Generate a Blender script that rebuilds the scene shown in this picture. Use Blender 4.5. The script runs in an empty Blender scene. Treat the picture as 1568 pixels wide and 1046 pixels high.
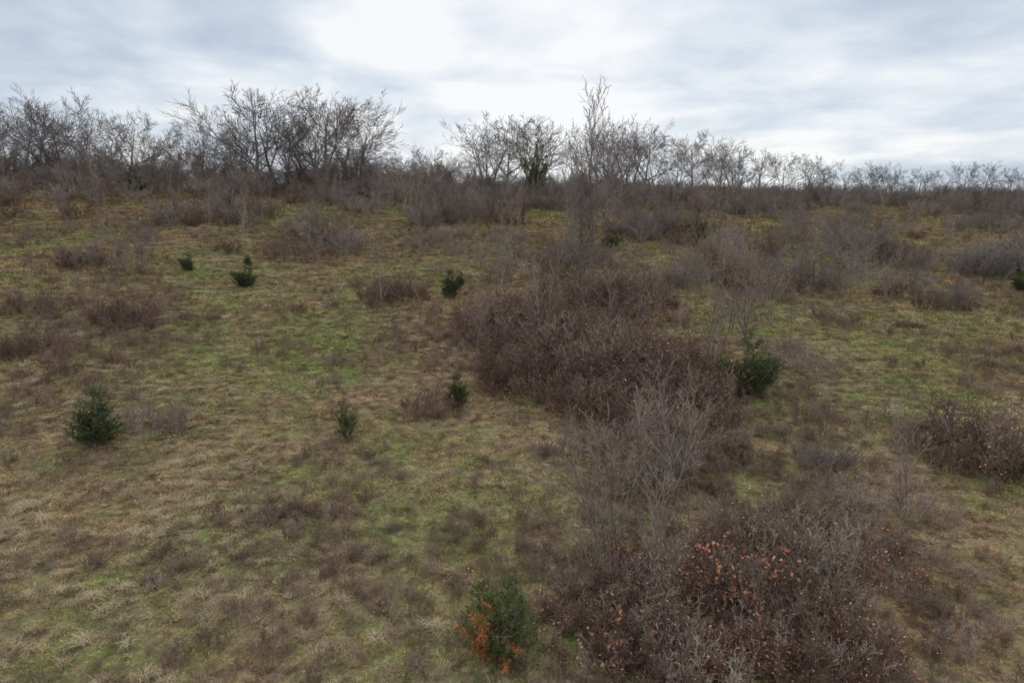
import bpy, math, random
import numpy as np
from mathutils import Vector, noise, Quaternion
random.seed(11); R=random.random
def U(a,b): return a+(b-a)*R()
scene=bpy.context.scene
# ---------------- terrain ----------------
def crest(x): return 58+77/(1+math.exp(-(x-18)/30.0))
def hgt(x,y):
    t=y/crest(x); k=11.0; b=1.0-0.12*(t-1); m=min(t,b)
    s=-math.log(math.exp(-k*(t-m))+math.exp(-k*(b-m)))/k+m
    z=13.3*s
    z+=0.45*noise.noise(Vector((x/15,y/15,1.3)))+0.22*noise.noise(Vector((x/5,y/5,4.1)))
    return z
CAMZ=9.5; PITCH=math.radians(10); F=1045.0
def ray(px,py):
    r=(px-784)/F; u=(523-py)/F
    return Vector((r, math.cos(PITCH)+u*math.sin(PITCH), -math.sin(PITCH)+u*math.cos(PITCH)))
def hit(px,py):
    d=ray(px,py); t=3.0
    while t<260:
        p=Vector((0,0,CAMZ))+d*t
        if p.z<hgt(p.x,p.y): break
        t+=0.1 if t<60 else 0.3
    return p.x,p.y,t
# ---------------- materials ----------------
def newmat(name):
    m=bpy.data.materials.new(name); m.use_nodes=True
    nt=m.node_tree; b=nt.nodes['Principled BSDF']
    b.inputs['Roughness'].default_value=0.9
    b.inputs['Specular IOR Level'].default_value=0.12
    return m,nt,b
def ramp(nt,fac,stops):
    n=nt.nodes.new('ShaderNodeValToRGB'); e=n.color_ramp.elements
    while len(e)<len(stops): e.new(0.5)
    for i,(p,c) in enumerate(stops):
        e[i].position=p; e[i].color=(*c,1)
    nt.links.new(fac,n.inputs[0]); return n.outputs[0]
def noisen(nt,vec,scale,detail=3,rough=.55,dist=0):
    n=nt.nodes.new('ShaderNodeTexNoise'); n.inputs['Scale'].default_value=scale
    n.inputs['Detail'].default_value=detail; n.inputs['Roughness'].default_value=rough
    n.inputs['Distortion'].default_value=dist
    nt.links.new(vec,n.inputs['Vector']); return n.outputs['Fac']
def mix(nt,fac,a,b,mode='MIX'):
    n=nt.nodes.new('ShaderNodeMix'); n.data_type='RGBA'; n.blend_type=mode
    if isinstance(fac,float): n.inputs[0].default_value=fac
    else: nt.links.new(fac,n.inputs[0])
    for s,v in ((6,a),(7,b)):
        if isinstance(v,tuple): n.inputs[s].default_value=(*v,1)
        else: nt.links.new(v,n.inputs[s])
    return n.outputs[2]
def maprange(nt,v,a,b,c,d):
    n=nt.nodes.new('ShaderNodeMapRange')
    for i,x in enumerate((a,b,c,d)): n.inputs[i+1].default_value=x
    nt.links.new(v,n.inputs[0]); return n.outputs[0]
def math2(nt,op,a,b):
    n=nt.nodes.new('ShaderNodeMath'); n.operation=op
    for i,v in enumerate((a,b)):
        if isinstance(v,(float,int)): n.inputs[i].default_value=v
        else: nt.links.new(v,n.inputs[i])
    return n.outputs[0]
def field_colour(nt,gain):
    g=nt.nodes.new('ShaderNodeNewGeometry'); P=g.outputs['Position']
    n1=noisen(nt,P,0.10,5,.6,.4)
    n2=noisen(nt,P,0.55,5,.65,.3)
    n3=noisen(nt,P,2.6,4,.7)
    n4=noisen(nt,P,12,3,.7)
    s=math2(nt,'ADD',math2(nt,'MULTIPLY',n1,.42),math2(nt,'MULTIPLY',n2,.34))
    s=math2(nt,'ADD',s,math2(nt,'MULTIPLY',n3,.24))
    c=ramp(nt,s,[(.39,(.185,.108,.066)),(.455,(.225,.157,.090)),(.51,(.190,.162,.074)),(.56,(.155,.160,.056)),(.63,(.162,.198,.056))])
    straw=maprange(nt,n4,.48,.68,0,.65)
    c=mix(nt,straw,c,(.355,.285,.170))
    dk=maprange(nt,n3,.35,.6,.50,1.2)
    n=nt.nodes.new('ShaderNodeVectorMath'); n.operation='SCALE'
    nt.links.new(c,n.inputs[0]); nt.links.new(math2(nt,'MULTIPLY',dk,gain),n.inputs['Scale'])
    return n.outputs[0],n4,n3
mg,nt,b=newmat('field_soil_and_turf')
c,n4,n3=field_colour(nt,.82); nt.links.new(c,b.inputs['Base Color'])
bp=nt.nodes.new('ShaderNodeBump'); bp.inputs['Strength'].default_value=.8; bp.inputs['Distance'].default_value=.1
nt.links.new(n4,bp.inputs['Height']); nt.links.new(bp.outputs[0],b.inputs['Normal'])
mgrass,nt,b=newmat('grass_blade')
c,_,_=field_colour(nt,1.3)
oi=nt.nodes.new('ShaderNodeObjectInfo')
tint=ramp(nt,oi.outputs['Random'],[(0,(.50,.46,.42)),(.35,(.88,.92,.85)),(.7,(1.15,1.06,.95)),(1,(1.9,1.62,1.4))])
nt.links.new(mix(nt,1.0,c,tint,'MULTIPLY'),b.inputs['Base Color'])
def simple(name,stops,nscale=2.0,rnd=.5):
    m,nt,b=newmat(name)
    oi=nt.nodes.new('ShaderNodeObjectInfo'); g=nt.nodes.new('ShaderNodeNewGeometry')
    n=noisen(nt,g.outputs['Position'],nscale,3)
    f=math2(nt,'ADD',math2(nt,'MULTIPLY',oi.outputs['Random'],rnd),math2(nt,'MULTIPLY',maprange(nt,n,.32,.68,0,1),1-rnd))
    nt.links.new(ramp(nt,f,stops),b.inputs['Base Color']); return m
m_red=simple('red_brown_twigs',[(0,(.072,.041,.030)),(.45,(.145,.092,.068)),(.75,(.225,.155,.12)),(1,(.44,.345,.28))],7)
m_tan=simple('tan_grey_twigs',[(0,(.13,.093,.070)),(.5,(.25,.19,.148)),(1,(.44,.355,.285))],6)
m_lite=simple('sapling_bark',[(0,(.13,.095,.072)),(.5,(.215,.165,.130)),(1,(.33,.265,.215))],6)
m_grey=simple('grey_bark',[(0,(.115,.092,.078)),(.5,(.182,.149,.129)),(1,(.30,.255,.225))])
m_straw=simple('dry_straw',[(0,(.22,.15,.085)),(.5,(.38,.29,.17)),(1,(.54,.44,.29))],4,.7)
m_weed=simple('dry_weed_stalk',[(0,(.11,.070,.048)),(.5,(.205,.142,.10)),(1,(.36,.27,.19))],4,.7)
m_leaf=simple('dead_leaf',[(0,(.24,.10,.045)),(.5,(.42,.22,.12)),(1,(.62,.44,.30))],9,.3)
m_rust=simple('rust_oak_leaf',[(0,(.19,.075,.04)),(.6,(.36,.155,.085)),(1,(.55,.32,.20))],14,.2)
m_yel=simple('yellow_leaf',[(0,(.20,.16,.03)),(1,(.42,.32,.06))],9,.3)
m_ced=simple('cedar_foliage',[(0,(.026,.036,.014)),(.45,(.055,.072,.026)),(1,(.115,.122,.045))],9,.2)
m_cedl=simple('light_cedar_foliage',[(0,(.05,.062,.022)),(.5,(.10,.112,.038)),(1,(.18,.17,.07))],9,.2)
m_dead=simple('dead_cedar_foliage',[(0,(.26,.09,.03)),(1,(.50,.20,.07))],9,.3)
# ---------------- mesh builder ----------------
class MB:
    def __init__(s): s.v=[]; s.f=[]; s.m=[]
    def tube(s,pts,rad,mat=0,n=3):
        base=len(s.v); k=len(pts)
        for i in range(k):
            d=(pts[min(i+1,k-1)]-pts[max(i-1,0)])
            if d.length<1e-9: d=Vector((0,0,1))
            d.normalize()
            a=d.orthogonal().normalized() if i==0 else (a-d*a.dot(d)).normalized()
            bb=d.cross(a)
            for j in range(n):
                w=2*math.pi*j/n
                s.v.append(pts[i]+(a*math.cos(w)+bb*math.sin(w))*rad[i])
        for i in range(k-1):
            for j in range(n):
                o=base+i*n; j2=(j+1)%n
                s.f.append((o+j,o+j2,o+n+j2,o+n+j)); s.m.append(mat)
    def tri(s,a,b,c,mat=0):
        o=len(s.v); s.v+= [a,b,c]; s.f.append((o,o+1,o+2)); s.m.append(mat)
    def quad(s,a,b,c,d,mat=0):
        o=len(s.v); s.v+=[a,b,c,d]; s.f.append((o,o+1,o+2,o+3)); s.m.append(mat)
    def leaf(s,p,size,mat):
        d=Vector((U(-1,1),U(-1,1),U(-1,.6))).normalized(); w=d.orthogonal().normalized()
        w.rotate(Quaternion(d,U(0,6.28))); w*=size*.3
        s.quad(p,p+d*size*.5+w,p+d*size,p+d*size*.5-w+d.cross(w)*.4,mat)
    def mesh(s,name,mats):
        me=bpy.data.meshes.new(name); me.from_pydata([tuple(v) for v in s.v],[],s.f)
        me.polygons.foreach_set('material_index',s.m)
        for m in mats: me.materials.append(m)
        me.update(); return me
def rv(): return Vector((U(-1,1),U(-1,1),U(-1,1)))
def grow(B,p,d,L,r,lv,P):
    segs=P['seg'][lv]; pts=[p.copy()]; rad=[r]; dirs=[d.copy()]
    q=p.copy(); d=d.copy()
    end=P['rmin']
    for i in range(segs):
        d+=rv()*P['wig'][lv]; d.z+=P['up'][lv]; d.normalize()
        q=q+d*(L/segs); pts.append(q.copy()); dirs.append(d.copy())
        rad.append(max(end, r+(end-r)*((i+1)/segs)**.85))
    if lv>=P['max']: rad[-1]=end*.5
    B.tube(pts,rad,0,5 if (lv==0 and r>.012) else 3)
    if lv>=P['max']:
        if P.get('leaf') and R()<P['leaf'][0]: B.leaf(pts[-1],P['leaf'][1]*U(.7,1.3),1)
        return
    n=P['n'][lv]; n=max(1,int(n*U(.8,1.2)+.5))
    az=U(0,6.28)
    for i in range(n):
        t=P['start'][lv]+(1-P['start'][lv])*((i+U(0,.9))/n)
        x=t*segs; k=min(int(x),segs-1); f=x-k
        pp=pts[k].lerp(pts[k+1],f); dd=dirs[k+1]
        az+=2.4+U(-.5,.5)
        o=dd.orthogonal().normalized(); o.rotate(Quaternion(dd,az))
        an=math.radians(P['ang'][lv]*U(.7,1.25))
        nd=dd*math.cos(an)+o*math.sin(an)
        ln=L*P['rat'][lv]*U(.65,1.2)*(1-P['fall'][lv]*t)
        grow(B,pp,nd,ln,max(end,min(r*.6,(rad[k]*(1-f)+rad[k+1]*f)*.62)),lv+1,P)
def norm_h(B,h=1.0):
    m=max(v.z for v in B.v)
    B.v=[v*(h/m) for v in B.v]
def mk_tree(i):
    B=MB(); P=dict(max=4,seg=[6,6,5,3,2],wig=[.10,.12,.11,.09,.08],up=[.05,.05,.04,.03,.02],rmin=.0012,
      n=[9,8,6,4,0],start=[.20,.2,.15,.15],ang=[58,38,33,30],rat=[.84,.50,.55,.72],fall=[.42,.30,.25,.2])
    ns=[1,2,1,1,2,3][i%6]
    if ns>1: P['n']=[8,6,5,4,0]
    for k in range(ns):
        a=U(0,6.28); ln=U(.15,.5) if ns>1 else .06
        grow(B,Vector((math.cos(a)*.01*k,math.sin(a)*.01*k,-.02)),Vector((math.cos(a)*ln,math.sin(a)*ln,1)).normalized(),U(.62,.85),.024 if ns==1 else .018,0,P)
    norm_h(B); return B.mesh('bare_tree_mesh',[m_grey,m_leaf])
def mk_sap(i,leafp=0,lm=None,m=None,wide=1.0,rm=.0019,n=None,tr=.010,rat=.36,up=.14):
    B=MB(); P=dict(max=3,seg=[8,4,3,1],wig=[.06,.11,.13,.1],up=[.04,up,.07,0],rmin=rm,
      n=n or [random.choice([12,16,20]),5,3,0],start=[.12,.15,.15],ang=[34*wide,34,36],rat=[rat*wide,.45,.55],fall=[.6,.35,.2],leaf=(leafp,.02) if leafp else None)
    for k in range(random.choice([1,2,3]) if tr<.011 else random.choice([1,2,2])):
        grow(B,Vector((U(-.05,.05),U(-.05,.05),-.02)),Vector((U(-.18,.18),U(-.18,.18),1)).normalized(),U(.65,1) if k else 1,tr,0,P)
    norm_h(B); return B.mesh('sapling_mesh',[m or m_tan,lm or m_leaf])
def mk_shrub(i,m,ns=22,leafp=.03,lm=None,lsz=.05,spread=1.0,rmin=.0042):
    B=MB(); P=dict(max=3,seg=[6,3,2,1],wig=[.14,.16,.18,.2],up=[.03,.07,.04,0],rmin=rmin,
      n=[7,4,2,0],start=[.2,.15,.2],ang=[38,38,38],rat=[.48,.5,.6],fall=[.4,.3,.2],leaf=(leafp,lsz))
    for k in range(ns):
        a=U(0,6.28); rr=.5*math.sqrt(R())*spread; ln=U(.0,.8)*spread
        grow(B,Vector((math.cos(a)*rr,math.sin(a)*rr,-.03)),Vector((math.cos(a)*ln,math.sin(a)*ln,1)).normalized(),U(.35,1.0),.009,0,P)
    norm_h(B); return B.mesh('shrub_mesh',[m,lm or m_leaf])
def mk_cedar(i,mf,leaders=4,lean=.5,nb=130,wid=.27,dead=False):
    B=MB(); per=nb//leaders
    for l in range(leaders):
        la=l*6.28/leaders+U(-.6,.6); ln_=lean*U(.5,1.2) if l else lean*.15; hh=U(.45,.8) if l else .92
        ax=Vector((math.cos(la)*ln_,math.sin(la)*ln_,1)).normalized()*hh
        B.tube([Vector((0,0,-.03)),ax*.5,ax],[.02,.011,.003],0,5)
        for k in range(per):
            t=((k+R())/per)*.93+.01
            a=k*2.4+U(-.6,.6); ln=wid*((1-t)**.5)*U(.45,1.5)+.06
            el=math.radians(U(-5,45)+25*t)
            d=Vector((math.cos(a)*math.cos(el),math.sin(a)*math.cos(el),math.sin(el)))
            p=ax*t; isdead=dead and p.z<.5 and (math.cos(a-math.radians(235))>.6) and (l in (0,3,4))
            mt=2 if isdead else 1
            n=max(3,int(8*ln/.22)+2); pts=[p.copy()]
            for j in range(n):
                d+=rv()*.2; d.z+=.05; d.normalize(); p=p+d*(ln/n); pts.append(p.copy())
                if j<n*.2: continue
                for w in range(3):
                    sd=(d*.7+rv()*.9).normalized(); sl=U(.03,.08)
                    for z in range(6):
                        q2=p+sd*sl*(z/5.0)
                        if q2.z<.0: continue
                        bd=(sd+rv()*.8).normalized(); le=U(.016,.036)
                        o=bd.orthogonal().normalized(); o.rotate(Quaternion(bd,U(0,6.28)))
                        B.tri(q2-o*le*.15,q2+o*le*.15,q2+bd*le,mt)
            B.tube(pts,[.005]+[.0025]*n,0,3)
    norm_h(B); return B.mesh('cedar_mesh',[m_grey,mf,m_dead])
def mk_tuft(n,rad,l0,l1,w,lean,mat,flat=.3):
    B=MB()
    for k in range(n):
        a=U(0,6.28); rr=rad*math.sqrt(R()); p=Vector((math.cos(a)*rr,math.sin(a)*rr,-.01))
        b=U(0,6.28); d=Vector((math.cos(b)*lean*U(.3,1.3),math.sin(b)*lean*U(.3,1.3),1)).normalized()
        L=U(l0,l1); s=d.cross(Vector((0,0,1))).normalized() if R()<.6 else rv().cross(d).normalized()
        s=s*w*.5; m=p+d*L*.55; e=p+d*L*.95; e.z-=L*flat*U(.2,1.2); e+=Vector((d.x,d.y,0))*L*.25
        B.quad(p-s,p+s,m+s*.8,m-s*.8); B.tri(m-s*.8,m+s*.8,e)
    return B.mesh('tuft_mesh',[mat])
def mk_weed():
    B=MB(); P=dict(max=2,seg=[4,2,1],wig=[.12,.2,.2],up=[.03,.06,0],rmin=.006,n=[6,3,0],start=[.3,.2],ang=[38,40],rat=[.35,.5],fall=[.4,.2],leaf=(.3,.05))
    for k in range(12):
        grow(B,Vector((U(-.3,.3),U(-.3,.3),-.02)),Vector((U(-.45,.45),U(-.45,.45),1)).normalized(),U(.4,1),.009,0,P)
    norm_h(B); return B.mesh('weed_mesh',[m_weed,m_weed])
trees=[mk_tree(i) for i in range(6)]
saps=[mk_sap(i) for i in range(5)]
sapg=[mk_sap(i,m=m_grey,wide=1.2) for i in range(3)]
sapr=[mk_sap(i,m=m_red) for i in range(3)]
sapb=[mk_sap(i,m=m_grey,wide=1.15,rm=.0013) for i in range(2)]
sapl=[mk_sap(i,m=m_lite,wide=1.25,rm=.0016,n=[random.choice([13,16,19]),4,2,0],tr=.012,rat=.36,up=.08) for i in range(5)]
sapy=[mk_sap(0,.5,m_yel)]
shr=[mk_shrub(i,m_red) for i in range(4)]
sht=[mk_shrub(i,m_tan,16,.02) for i in range(3)]
shg=[mk_shrub(i,m_grey,22,.0) for i in range(2)]
sho=[mk_shrub(i,m_red,18,.13,m_rust,.08) for i in range(2)]
shx=[mk_shrub(0,m_red,16,.34,m_rust,.09)]
ceds=[mk_cedar(i,m_ced,4,.45,150,.34) for i in range(3)]
cedw=[mk_cedar(i,m_ced,7,1.3,200,.36) for i in range(2)]
cedl=[mk_cedar(i,m_cedl,4,.5,90,.30) for i in range(2)]
cedd=[mk_cedar(0,m_cedl,6,.75,260,.34,True)]
tufts=[mk_tuft(75,.28,.05,.15,.008,1.3,mgrass) for i in range(5)]
straws=[mk_tuft(80,.13,.18,.45,.008,1.0,m_straw,.5) for i in range(4)]
weeds=[mk_weed() for i in range(4)]
def mk_litter():
    B=MB()
    for k in range(6):
        p=Vector((U(-.5,.5),U(-.5,.5),U(.03,.1))); B.leaf(p,U(.05,.09),0)
    return B.mesh('leaf_mesh',[m_leaf])
lit=[mk_litter() for i in range(3)]
# ---------------- ground ----------------
xs=np.concatenate([np.linspace(-600,-130,24)[:-1],np.linspace(-130,150,330),np.linspace(150,600,24)[1:]])
ys=np.concatenate([np.linspace(-150,0,16)[:-1],np.linspace(0,60,110)[:-1],np.linspace(60,160,120),np.linspace(160,700,30)[1:]])
V=[(x,y,hgt(x,y)) for y in ys for x in xs]
nx=len(xs); Fc=[(j*nx+i,j*nx+i+1,(j+1)*nx+i+1,(j+1)*nx+i) for j in range(len(ys)-1) for i in range(nx-1)]
me=bpy.data.meshes.new('hillside'); me.from_pydata(V,[],Fc); me.materials.append(mg)
me.polygons.foreach_set('use_smooth',[True]*len(Fc))
ob=bpy.data.objects.new('hillside_ground',me); scene.collection.objects.link(ob)
# ---------------- scatter ----------------
def scatter(name,protos,items):
    coll=bpy.data.collections.new(name+'_parts')
    for i,m in enumerate(protos):
        o=bpy.data.objects.new('%s_part_%02d'%(name,i),m); coll.objects.link(o)
    me=bpy.data.meshes.new(name); me.from_pydata([it[0] for it in items],[],[])
    A=me.attributes.new('rot','FLOAT_VECTOR','POINT'); A.data.foreach_set('vector',[c for it in items for c in it[1]])
    A=me.attributes.new('scl','FLOAT_VECTOR','POINT'); A.data.foreach_set('vector',[c for it in items for c in it[2]])
    A=me.attributes.new('idx','INT','POINT'); A.data.foreach_set('value',[it[3] for it in items])
    o=bpy.data.objects.new(name,me); scene.collection.objects.link(o)
    ng=bpy.data.node_groups.new(name+'_gn','GeometryNodeTree')
    ng.interface.new_socket('Geometry',in_out='INPUT',socket_type='NodeSocketGeometry')
    ng.interface.new_socket('Geometry',in_out='OUTPUT',socket_type='NodeSocketGeometry')
    N=ng.nodes; L=ng.links
    gi=N.new('NodeGroupInput'); go=N.new('NodeGroupOutput'); ip=N.new('GeometryNodeInstanceOnPoints')
    ci=N.new('GeometryNodeCollectionInfo'); ci.inputs['Collection'].default_value=coll
    ci.inputs['Separate Children'].default_value=True; ci.inputs['Reset Children'].default_value=True
    ip.inputs['Pick Instance'].default_value=True
    def na(n,t):
        a=N.new('GeometryNodeInputNamedAttribute'); a.data_type=t; a.inputs['Name'].default_value=n
        return [s for s in a.outputs if s.enabled and s.name=='Attribute'][0]
    L.new(gi.outputs[0],ip.inputs['Points']); L.new(ci.outputs[0],ip.inputs['Instance'])
    L.new(na('rot','FLOAT_VECTOR'),ip.inputs['Rotation']); L.new(na('scl','FLOAT_VECTOR'),ip.inputs['Scale'])
    L.new(na('idx','INT'),ip.inputs['Instance Index']); L.new(ip.outputs[0],go.inputs[0])
    md=o.modifiers.new('scatter','NODES'); md.node_group=ng
    return o
def item(x,y,s,n,tilt=.12,sz=1.0,dz=0):
    return ((x,y,hgt(x,y)+dz),(U(-tilt,tilt),U(-tilt,tilt),U(0,6.28)),(s,s,s*sz),random.randrange(n))
def wedge(y0,y1):
    while True:
        y=math.sqrt(U(y0*y0,y1*y1)); x=U(-1,1)*(.84*y+5)
        if y<crest(x)*1.12: return x,y
def nz(x,y,s,k): return noise.noise(Vector((x/s,y/s,k)))
its=[]
for y0,y1,n,s in ((5,16,14000,.75),(16,32,26000,1.0),(32,60,30000,1.6),(60,135,34000,2.6)):
    for _ in range(n):
        x,y=wedge(y0,y1); its.append(item(x,y,s*U(.6,1.3),5,.1,U(.5,1.2)))
scatter('grass',tufts,its)
its=[]
for y0,y1,n,s in ((5,30,10500,.8),(30,60,7500,.95),(60,130,4500,1.2)):
    for _ in range(n):
        x,y=wedge(y0,y1)
        g=.45*math.exp(-((x+2.2)**2+(y-12.0)**2)/10.0)   # rank dry grass in the hollow
        if g+nz(x,y,6,9.1)+.7*nz(x,y,1.8,2.2)+U(-.2,.2)>.10: its.append(item(x,y,s*U(.4,1.3),4,.2,U(.4,.9)))
scatter('dry_grass_tufts',straws,its)
its=[]
for y0,y1,n in ((5,30,7000),(30,60,10000),(60,130,8000)):
    for _ in range(n):
        x,y=wedge(y0,y1)
        if nz(x,y,9,19.1)+.7*nz(x,y,2.5,5.2)+U(-.2,.2)+.0015*y+.004*x*(20/(y+10))>.08: its.append(item(x,y,U(.18,.6)*(1 if y<60 else 1.3),4,.2,U(.6,1.1)))
scatter('dry_weeds',weeds,its)
its=[]
for _ in range(2600):
    x,y=wedge(5,45)
    if nz(x,y,5,39)+.02*x+U(-.3,.3)>0: its.append(item(x,y,U(.7,1.2),3))
scatter('fallen_leaves',lit,its)
# ---------------- thicket masses -------------
def patch(px,py,wpx,dm,hm,dens):
    x,y,t=hit(px,py); w=wpx*t/F*.5
    out=[]
    n=max(2,int(dens*w*dm*3.14))
    for _ in range(n):
        a=U(0,6.28); r=math.sqrt(R()); xx=x+math.cos(a)*r*w; yy=y+math.sin(a)*r*dm
        out.append((xx,yy,hm*U(.5,1.15)*(1.15-.5*r)))
    return out
red=[];tanb=[];grb=[];sp=[];frb=[]
for a in [(905,575,390,3.4,2.0,1.6),(800,515,200,4,2.0,1.0),(1000,640,260,2.5,1.8,1.4),(930,470,220,4,1.9,.8),
          (1510,705,210,1.7,1.7,1.8),(190,502,100,1.4,1.6,1.9),(75,550,200,1.8,1.1,1.4),(55,490,130,2.5,1.0,1.0),(600,460,100,1.9,1.6,1.2),(880,405,110,3,2.0,.6),(655,632,110,.8,1.0,2.6),
          (340,560,30,.5,.5,1),(480,480,90,1.5,.7,.5),(1290,495,80,1.5,1.1,1.0),(1390,500,30,.8,.8,1),(1150,440,120,4,2.0,.4),(420,330,200,7,1.5,.06),(1100,600,200,2,1.3,.5),(1080,720,220,1.5,1.3,.9)]: red+=patch(*a)
for a in [(1100,950,440,1.9,1.35,3.0),(1200,870,370,1.8,1.3,2.8),(1020,1010,360,1.2,1.2,2.8),(1280,1030,340,1.0,1.1,2.8),(1450,960,200,1.0,.9,2.0),(920,950,150,.9,1.0,2.4)]: frb+=patch(*a)
for a in [(1020,700,230,2.2,1.8,1.2),(1000,775,200,1.4,1.4,1.3),(1130,430,180,6,2.0,.15),(1200,570,220,3,1.0,.5),(225,657,100,.9,1.6,1.8),
          (1330,800,230,1.5,1.2,1.1),(1430,900,260,1.0,.9,1.2),(890,880,170,1.0,1.0,1.2),(700,380,260,6,1.2,.14),(860,560,200,3,2.0,.15),
          (595,905,60,.3,.5,3),(90,825,60,.4,.5,2.5),(220,920,110,.5,.45,2),(560,800,60,.5,.3,2),(590,730,90,.6,.4,1.5),(850,690,120,1,.6,.8),(1420,640,120,1.5,.8,.6),(1500,600,100,1.5,.9,.5),(640,850,50,.3,.4,2),(1300,400,300,10,1.4,.05),(980,390,260,8,1.5,.06)]: tanb+=patch(*a)
for a in [(1545,420,140,3.5,3.0,.55),(1250,720,100,.8,1.0,1.8),(1330,385,130,5,1.9,.2),(110,430,90,2,.7,.4),(1190,680,60,.6,.7,1.5)]: grb+=patch(*a)
for a in [(900,520,420,7,2.8,.12),(1120,480,280,8,3.1,.12),(960,610,280,2.5,2.3,.25),(650,400,420,10,2.1,.035),(1320,430,360,8,2.0,.05),(1250,620,300,4,1.5,.16),(1150,800,320,2,1.7,.35),(1200,960,440,1.5,1.5,.5),(950,350,500,9,2.6,.03),(1000,720,240,2,2.2,.45),(400,345,500,8,2.4,.025)]: sp+=patch(*a)
scatter('red_brown_thicket',shr,[item(x,y,h,4) for x,y,h in red])
scatter('oak_leaf_thicket',shr+sht+sho,[item(x,y,h,9) for x,y,h in frb])
scatter('tan_brush_thicket',sht,[item(x,y,h,3) for x,y,h in tanb])
scatter('grey_brush_thicket',shg,[item(x,y,h,2) for x,y,h in grb])
scatter('young_sapling_thicket',saps+sapr+sapl,[item(x,y,h,13) for x,y,h in sp])
# brush belt below the ridge
its=[]; its2=[]; its3=[]
for _ in range(6000):
    x,y=wedge(36,135); t=y/crest(x)
    dens=max(0,(t-.60)/.40)**1.8*(.76 if x>5 else 1.0)+.12*max(0,(t-.35))
    if nz(x,y,9,77)*1.7+R()*.9<dens*1.0:
        q=R()
        if q<.48: its.append(item(x,y,U(.9,2.3)*(.7+.35*t),9,.15,U(.8,1.1)))
        elif q<.72: its3.append(item(x,y,U(1.8,3.8),6,.08,U(.8,1.1)))
        else: its2.append(item(x,y,U(1.4,3.9),11,.08))
scatter('ridge_brush',shr+shg+sht,its)
scatter('sapling_mass',saps+sapg+sapr,its2)
scatter('young_tree_mass',trees,its3)
its=[]
for _ in range(500):
    x=U(-95,135); y=crest(x)*U(1.0,1.3)
    its.append(item(x,y,U(1.6,3.2),9,.1))
scatter('distant_brush',trees+sapg,its)
its=[]
for _ in range(200):
    x=U(-85,130) if R()<.5 else U(-75,-8); y=crest(x)*U(.95,1.2); its.append(item(x,y,U(3,5.4)*(1 if x<0 else .8),6,.1))
scatter('distant_tree_mass',trees,its)
# ---------------- individual plants ----------------
def put(name,protos,px,py,hpx,wf=1.0,k=None):
    x,y,t=hit(px,py); s=hpx*t/F
    o=bpy.data.objects.new(name,protos[random.randrange(len(protos)) if k is None else k])
    o.location=(x,y,hgt(x,y)-.02); o.scale=(s*wf,s*wf,s); o.rotation_euler=(U(-.05,.05),U(-.05,.05),U(0,6.28))
    scene.collection.objects.link(o); return o
C='cedar_shrub'
for pr,px,py,h,wf in [(cedw,288,416,32,.75),(cedw,376,440,38,1.1),(ceds,380,408,20,.9),(ceds,690,457,48,1.0),(ceds,704,440,26,1),
   (ceds,148,686,102,1.1),(cedl,530,672,66,1.0),(ceds,700,622,56,1.0),(cedw,1148,604,102,.9),(cedw,1068,372,48,.8),(cedw,935,384,34,.9),
   (cedw,1150,309,20,.8),(ceds,1269,311,26,.8),(cedw,1566,448,36,1),(cedw,1400,300,16,1),(cedw,895,395,40,.7)]:
    put(C,pr,px,py,h,wf)
o=put(C,cedd,768,1005,150,1.0); o.rotation_euler=(0,0,0)
for px,py,h in [(765,470,135),(985,452,110),(1135,545,175),(1098,545,135),(935,520,120),(1150,335,60),(590,470,110),(650,385,70),(405,338,62),(265,345,65),
    (495,332,50),(105,412,55),(800,338,66),(1010,500,120),(1230,372,60),(1345,378,62),(1415,450,70),(1475,330,40),(700,330,55),(560,340,50),(1285,500,70),(850,440,120),(180,350,40),(1080,560,140),(830,520,140),(225,650,90),(1180,500,110),
    (620,440,70),(760,400,70),(1060,420,90),(1380,420,60),(970,560,150),(900,480,120)]:
    put('bare_sapling',sapl,px,py,h,U(.8,1.1))
put('yellow_leaved_sapling',sapy,632,335,85)
for px,py,h,wf in [(935,885,290,.9),(920,910,210,1.1),(1040,770,240,1.0),(1380,800,190,1.1),(980,755,150,1.3),(1120,510,130,1.0),(990,700,150,1.0),(1010,890,200,1.0),(1250,900,130,1.3),(1400,700,110,1.2),(860,700,90,1)]:
    put('bare_sapling',sapl,px,py,h,wf)
put('rust_leaved_shrub',shx,1120,940,120,1.0); put('rust_leaved_shrub',shx,1000,970,60,1.2); put('rust_leaved_shrub',shx,1090,1020,70,1.1); put('rust_leaved_shrub',sho,1040,500,36); put('rust_leaved_shrub',sho,840,965,75)
def ridge(px,top,wf=1.0,back=1.04,k=None,protos=trees):
    r=(px-784)/F; y=40.0
    while y<crest(r*y)*back: y+=.5
    d=ray(px,top); t=y/d.y; ztop=CAMZ+d.z*t; x=d.x*t
    z=hgt(x,y); s=ztop-z
    o=bpy.data.objects.new('bare_ridge_tree' if protos is trees else 'cedar_tree',protos[random.randrange(len(protos)) if k is None else k])
    o.location=(x,y,z); o.scale=(s*wf,s*wf,s); o.rotation_euler=(0,0,U(0,6.28)); scene.collection.objects.link(o)
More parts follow.
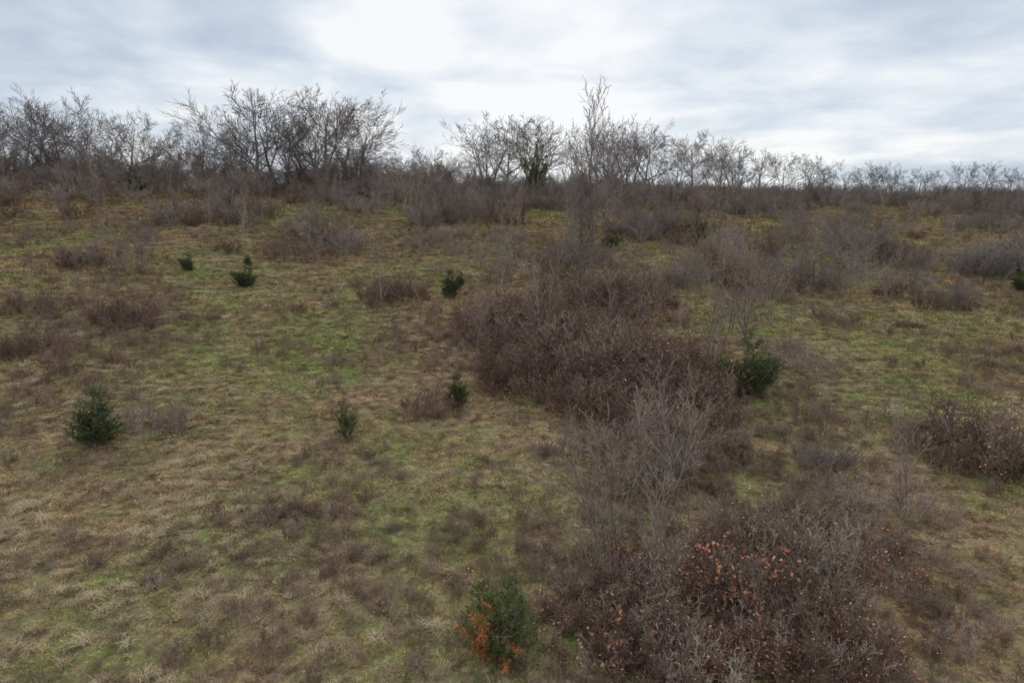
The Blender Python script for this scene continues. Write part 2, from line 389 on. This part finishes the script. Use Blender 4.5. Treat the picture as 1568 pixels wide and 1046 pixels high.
for px,top in [(-30,145),(25,152),(65,135),(105,135),(140,155),(185,165),(225,165),(262,184),(-10,172),(85,160),(45,145),
    (300,168),(335,150),(385,124),(415,146),(455,156),(490,132),(515,134),(540,150),(440,174),(365,158),(475,148),
    (585,213),(620,218),(655,220),(690,226),(745,166),(775,170),(808,170),(725,212),(822,178),
    (930,178),(965,174),(1010,196),(1035,194),(1065,196),(1100,204),(1130,208),(985,196),(945,190),
    (1165,226),(1200,229),(1235,232),(1265,234),(1300,240),(1330,244),(1370,246),(1410,256),(1440,258),(1480,244),(1510,244),(1550,256),(1580,264)]:
    ridge(px,top,U(.9,1.15) if px not in (490,515) else 1.2,U(.98,1.1))
ridge(820,210,.5,.95,None,cedw); ridge(203,254,.9,.93,None,cedw)
put('bare_sapling',sapb,892,394,262,.8); put('bare_sapling',sapb,876,396,215,.7); put('bare_sapling',sapb,905,390,190,.8)
# ---------------- sky & light ----------------
w=bpy.data.worlds.new('World'); scene.world=w; w.use_nodes=True; nt=w.node_tree; nt.nodes.clear()
out=nt.nodes.new('ShaderNodeOutputWorld'); tc=nt.nodes.new('ShaderNodeTexCoord')
sk=nt.nodes.new('ShaderNodeTexSky'); sk.sky_type='NISHITA'; sk.sun_disc=False
EL=math.radians(42); AZ=math.radians(8)
sk.sun_elevation=EL; sk.sun_rotation=AZ
b1=nt.nodes.new('ShaderNodeBackground'); b1.inputs[1].default_value=.1; nt.links.new(sk.outputs[0],b1.inputs[0])
sx=nt.nodes.new('ShaderNodeSeparateXYZ'); nt.links.new(tc.outputs['Generated'],sx.inputs[0])
zz=math2(nt,'MAXIMUM',math2(nt,'ADD',sx.outputs[2],.14),.05)
cx=nt.nodes.new('ShaderNodeCombineXYZ')
nt.links.new(math2(nt,'DIVIDE',sx.outputs[0],zz),cx.inputs[0]); nt.links.new(math2(nt,'DIVIDE',sx.outputs[1],zz),cx.inputs[1])
n1=noisen(nt,cx.outputs[0],.8,4,.5,.5); n2=noisen(nt,cx.outputs[0],2.2,5,.55,.3)
s=math2(nt,'ADD',math2(nt,'MULTIPLY',n1,.66),math2(nt,'MULTIPLY',n2,.34))
gd=nt.nodes.new('ShaderNodeVectorMath'); gd.operation='DOT_PRODUCT'; nt.links.new(tc.outputs['Generated'],gd.inputs[0])
gd.inputs[1].default_value=Vector((.05,math.cos(math.radians(12)),math.sin(math.radians(12)))).normalized()
glow=maprange(nt,gd.outputs['Value'],.92,1.0,0,.12)
s=math2(nt,'ADD',s,glow)
c=ramp(nt,s,[(.39,(.48,.57,.69)),(.46,(.60,.675,.775)),(.54,(.77,.82,.885)),(.62,(.96,.97,.985))])
b2=nt.nodes.new('ShaderNodeBackground'); nt.links.new(c,b2.inputs[0])
# overcast luminance rises towards the zenith
nt.links.new(maprange(nt,sx.outputs[2],.30,.95,1.0,2.5),b2.inputs[1])
ms=nt.nodes.new('ShaderNodeMixShader'); ms.inputs[0].default_value=.9
nt.links.new(b1.outputs[0],ms.inputs[1]); nt.links.new(b2.outputs[0],ms.inputs[2]); nt.links.new(ms.outputs[0],out.inputs[0])
sl=bpy.data.lights.new('sun','SUN'); sl.energy=1.3; sl.angle=math.radians(20); sl.color=(1,.95,.87)
so=bpy.data.objects.new('sun',sl); scene.collection.objects.link(so)
dv=Vector((math.sin(AZ)*math.cos(EL),math.cos(AZ)*math.cos(EL),math.sin(EL)))
so.rotation_euler=dv.to_track_quat('Z','Y').to_euler(); so.location=(0,0,60)
cam=bpy.data.cameras.new('camera'); cam.lens=24; cam.sensor_width=36; cam.clip_end=3000
co=bpy.data.objects.new('camera',cam); co.location=(0,0,CAMZ); co.rotation_euler=(math.radians(80),0,0)
scene.collection.objects.link(co); scene.camera=co
scene.view_settings.view_transform='Standard'; scene.view_settings.look='None'
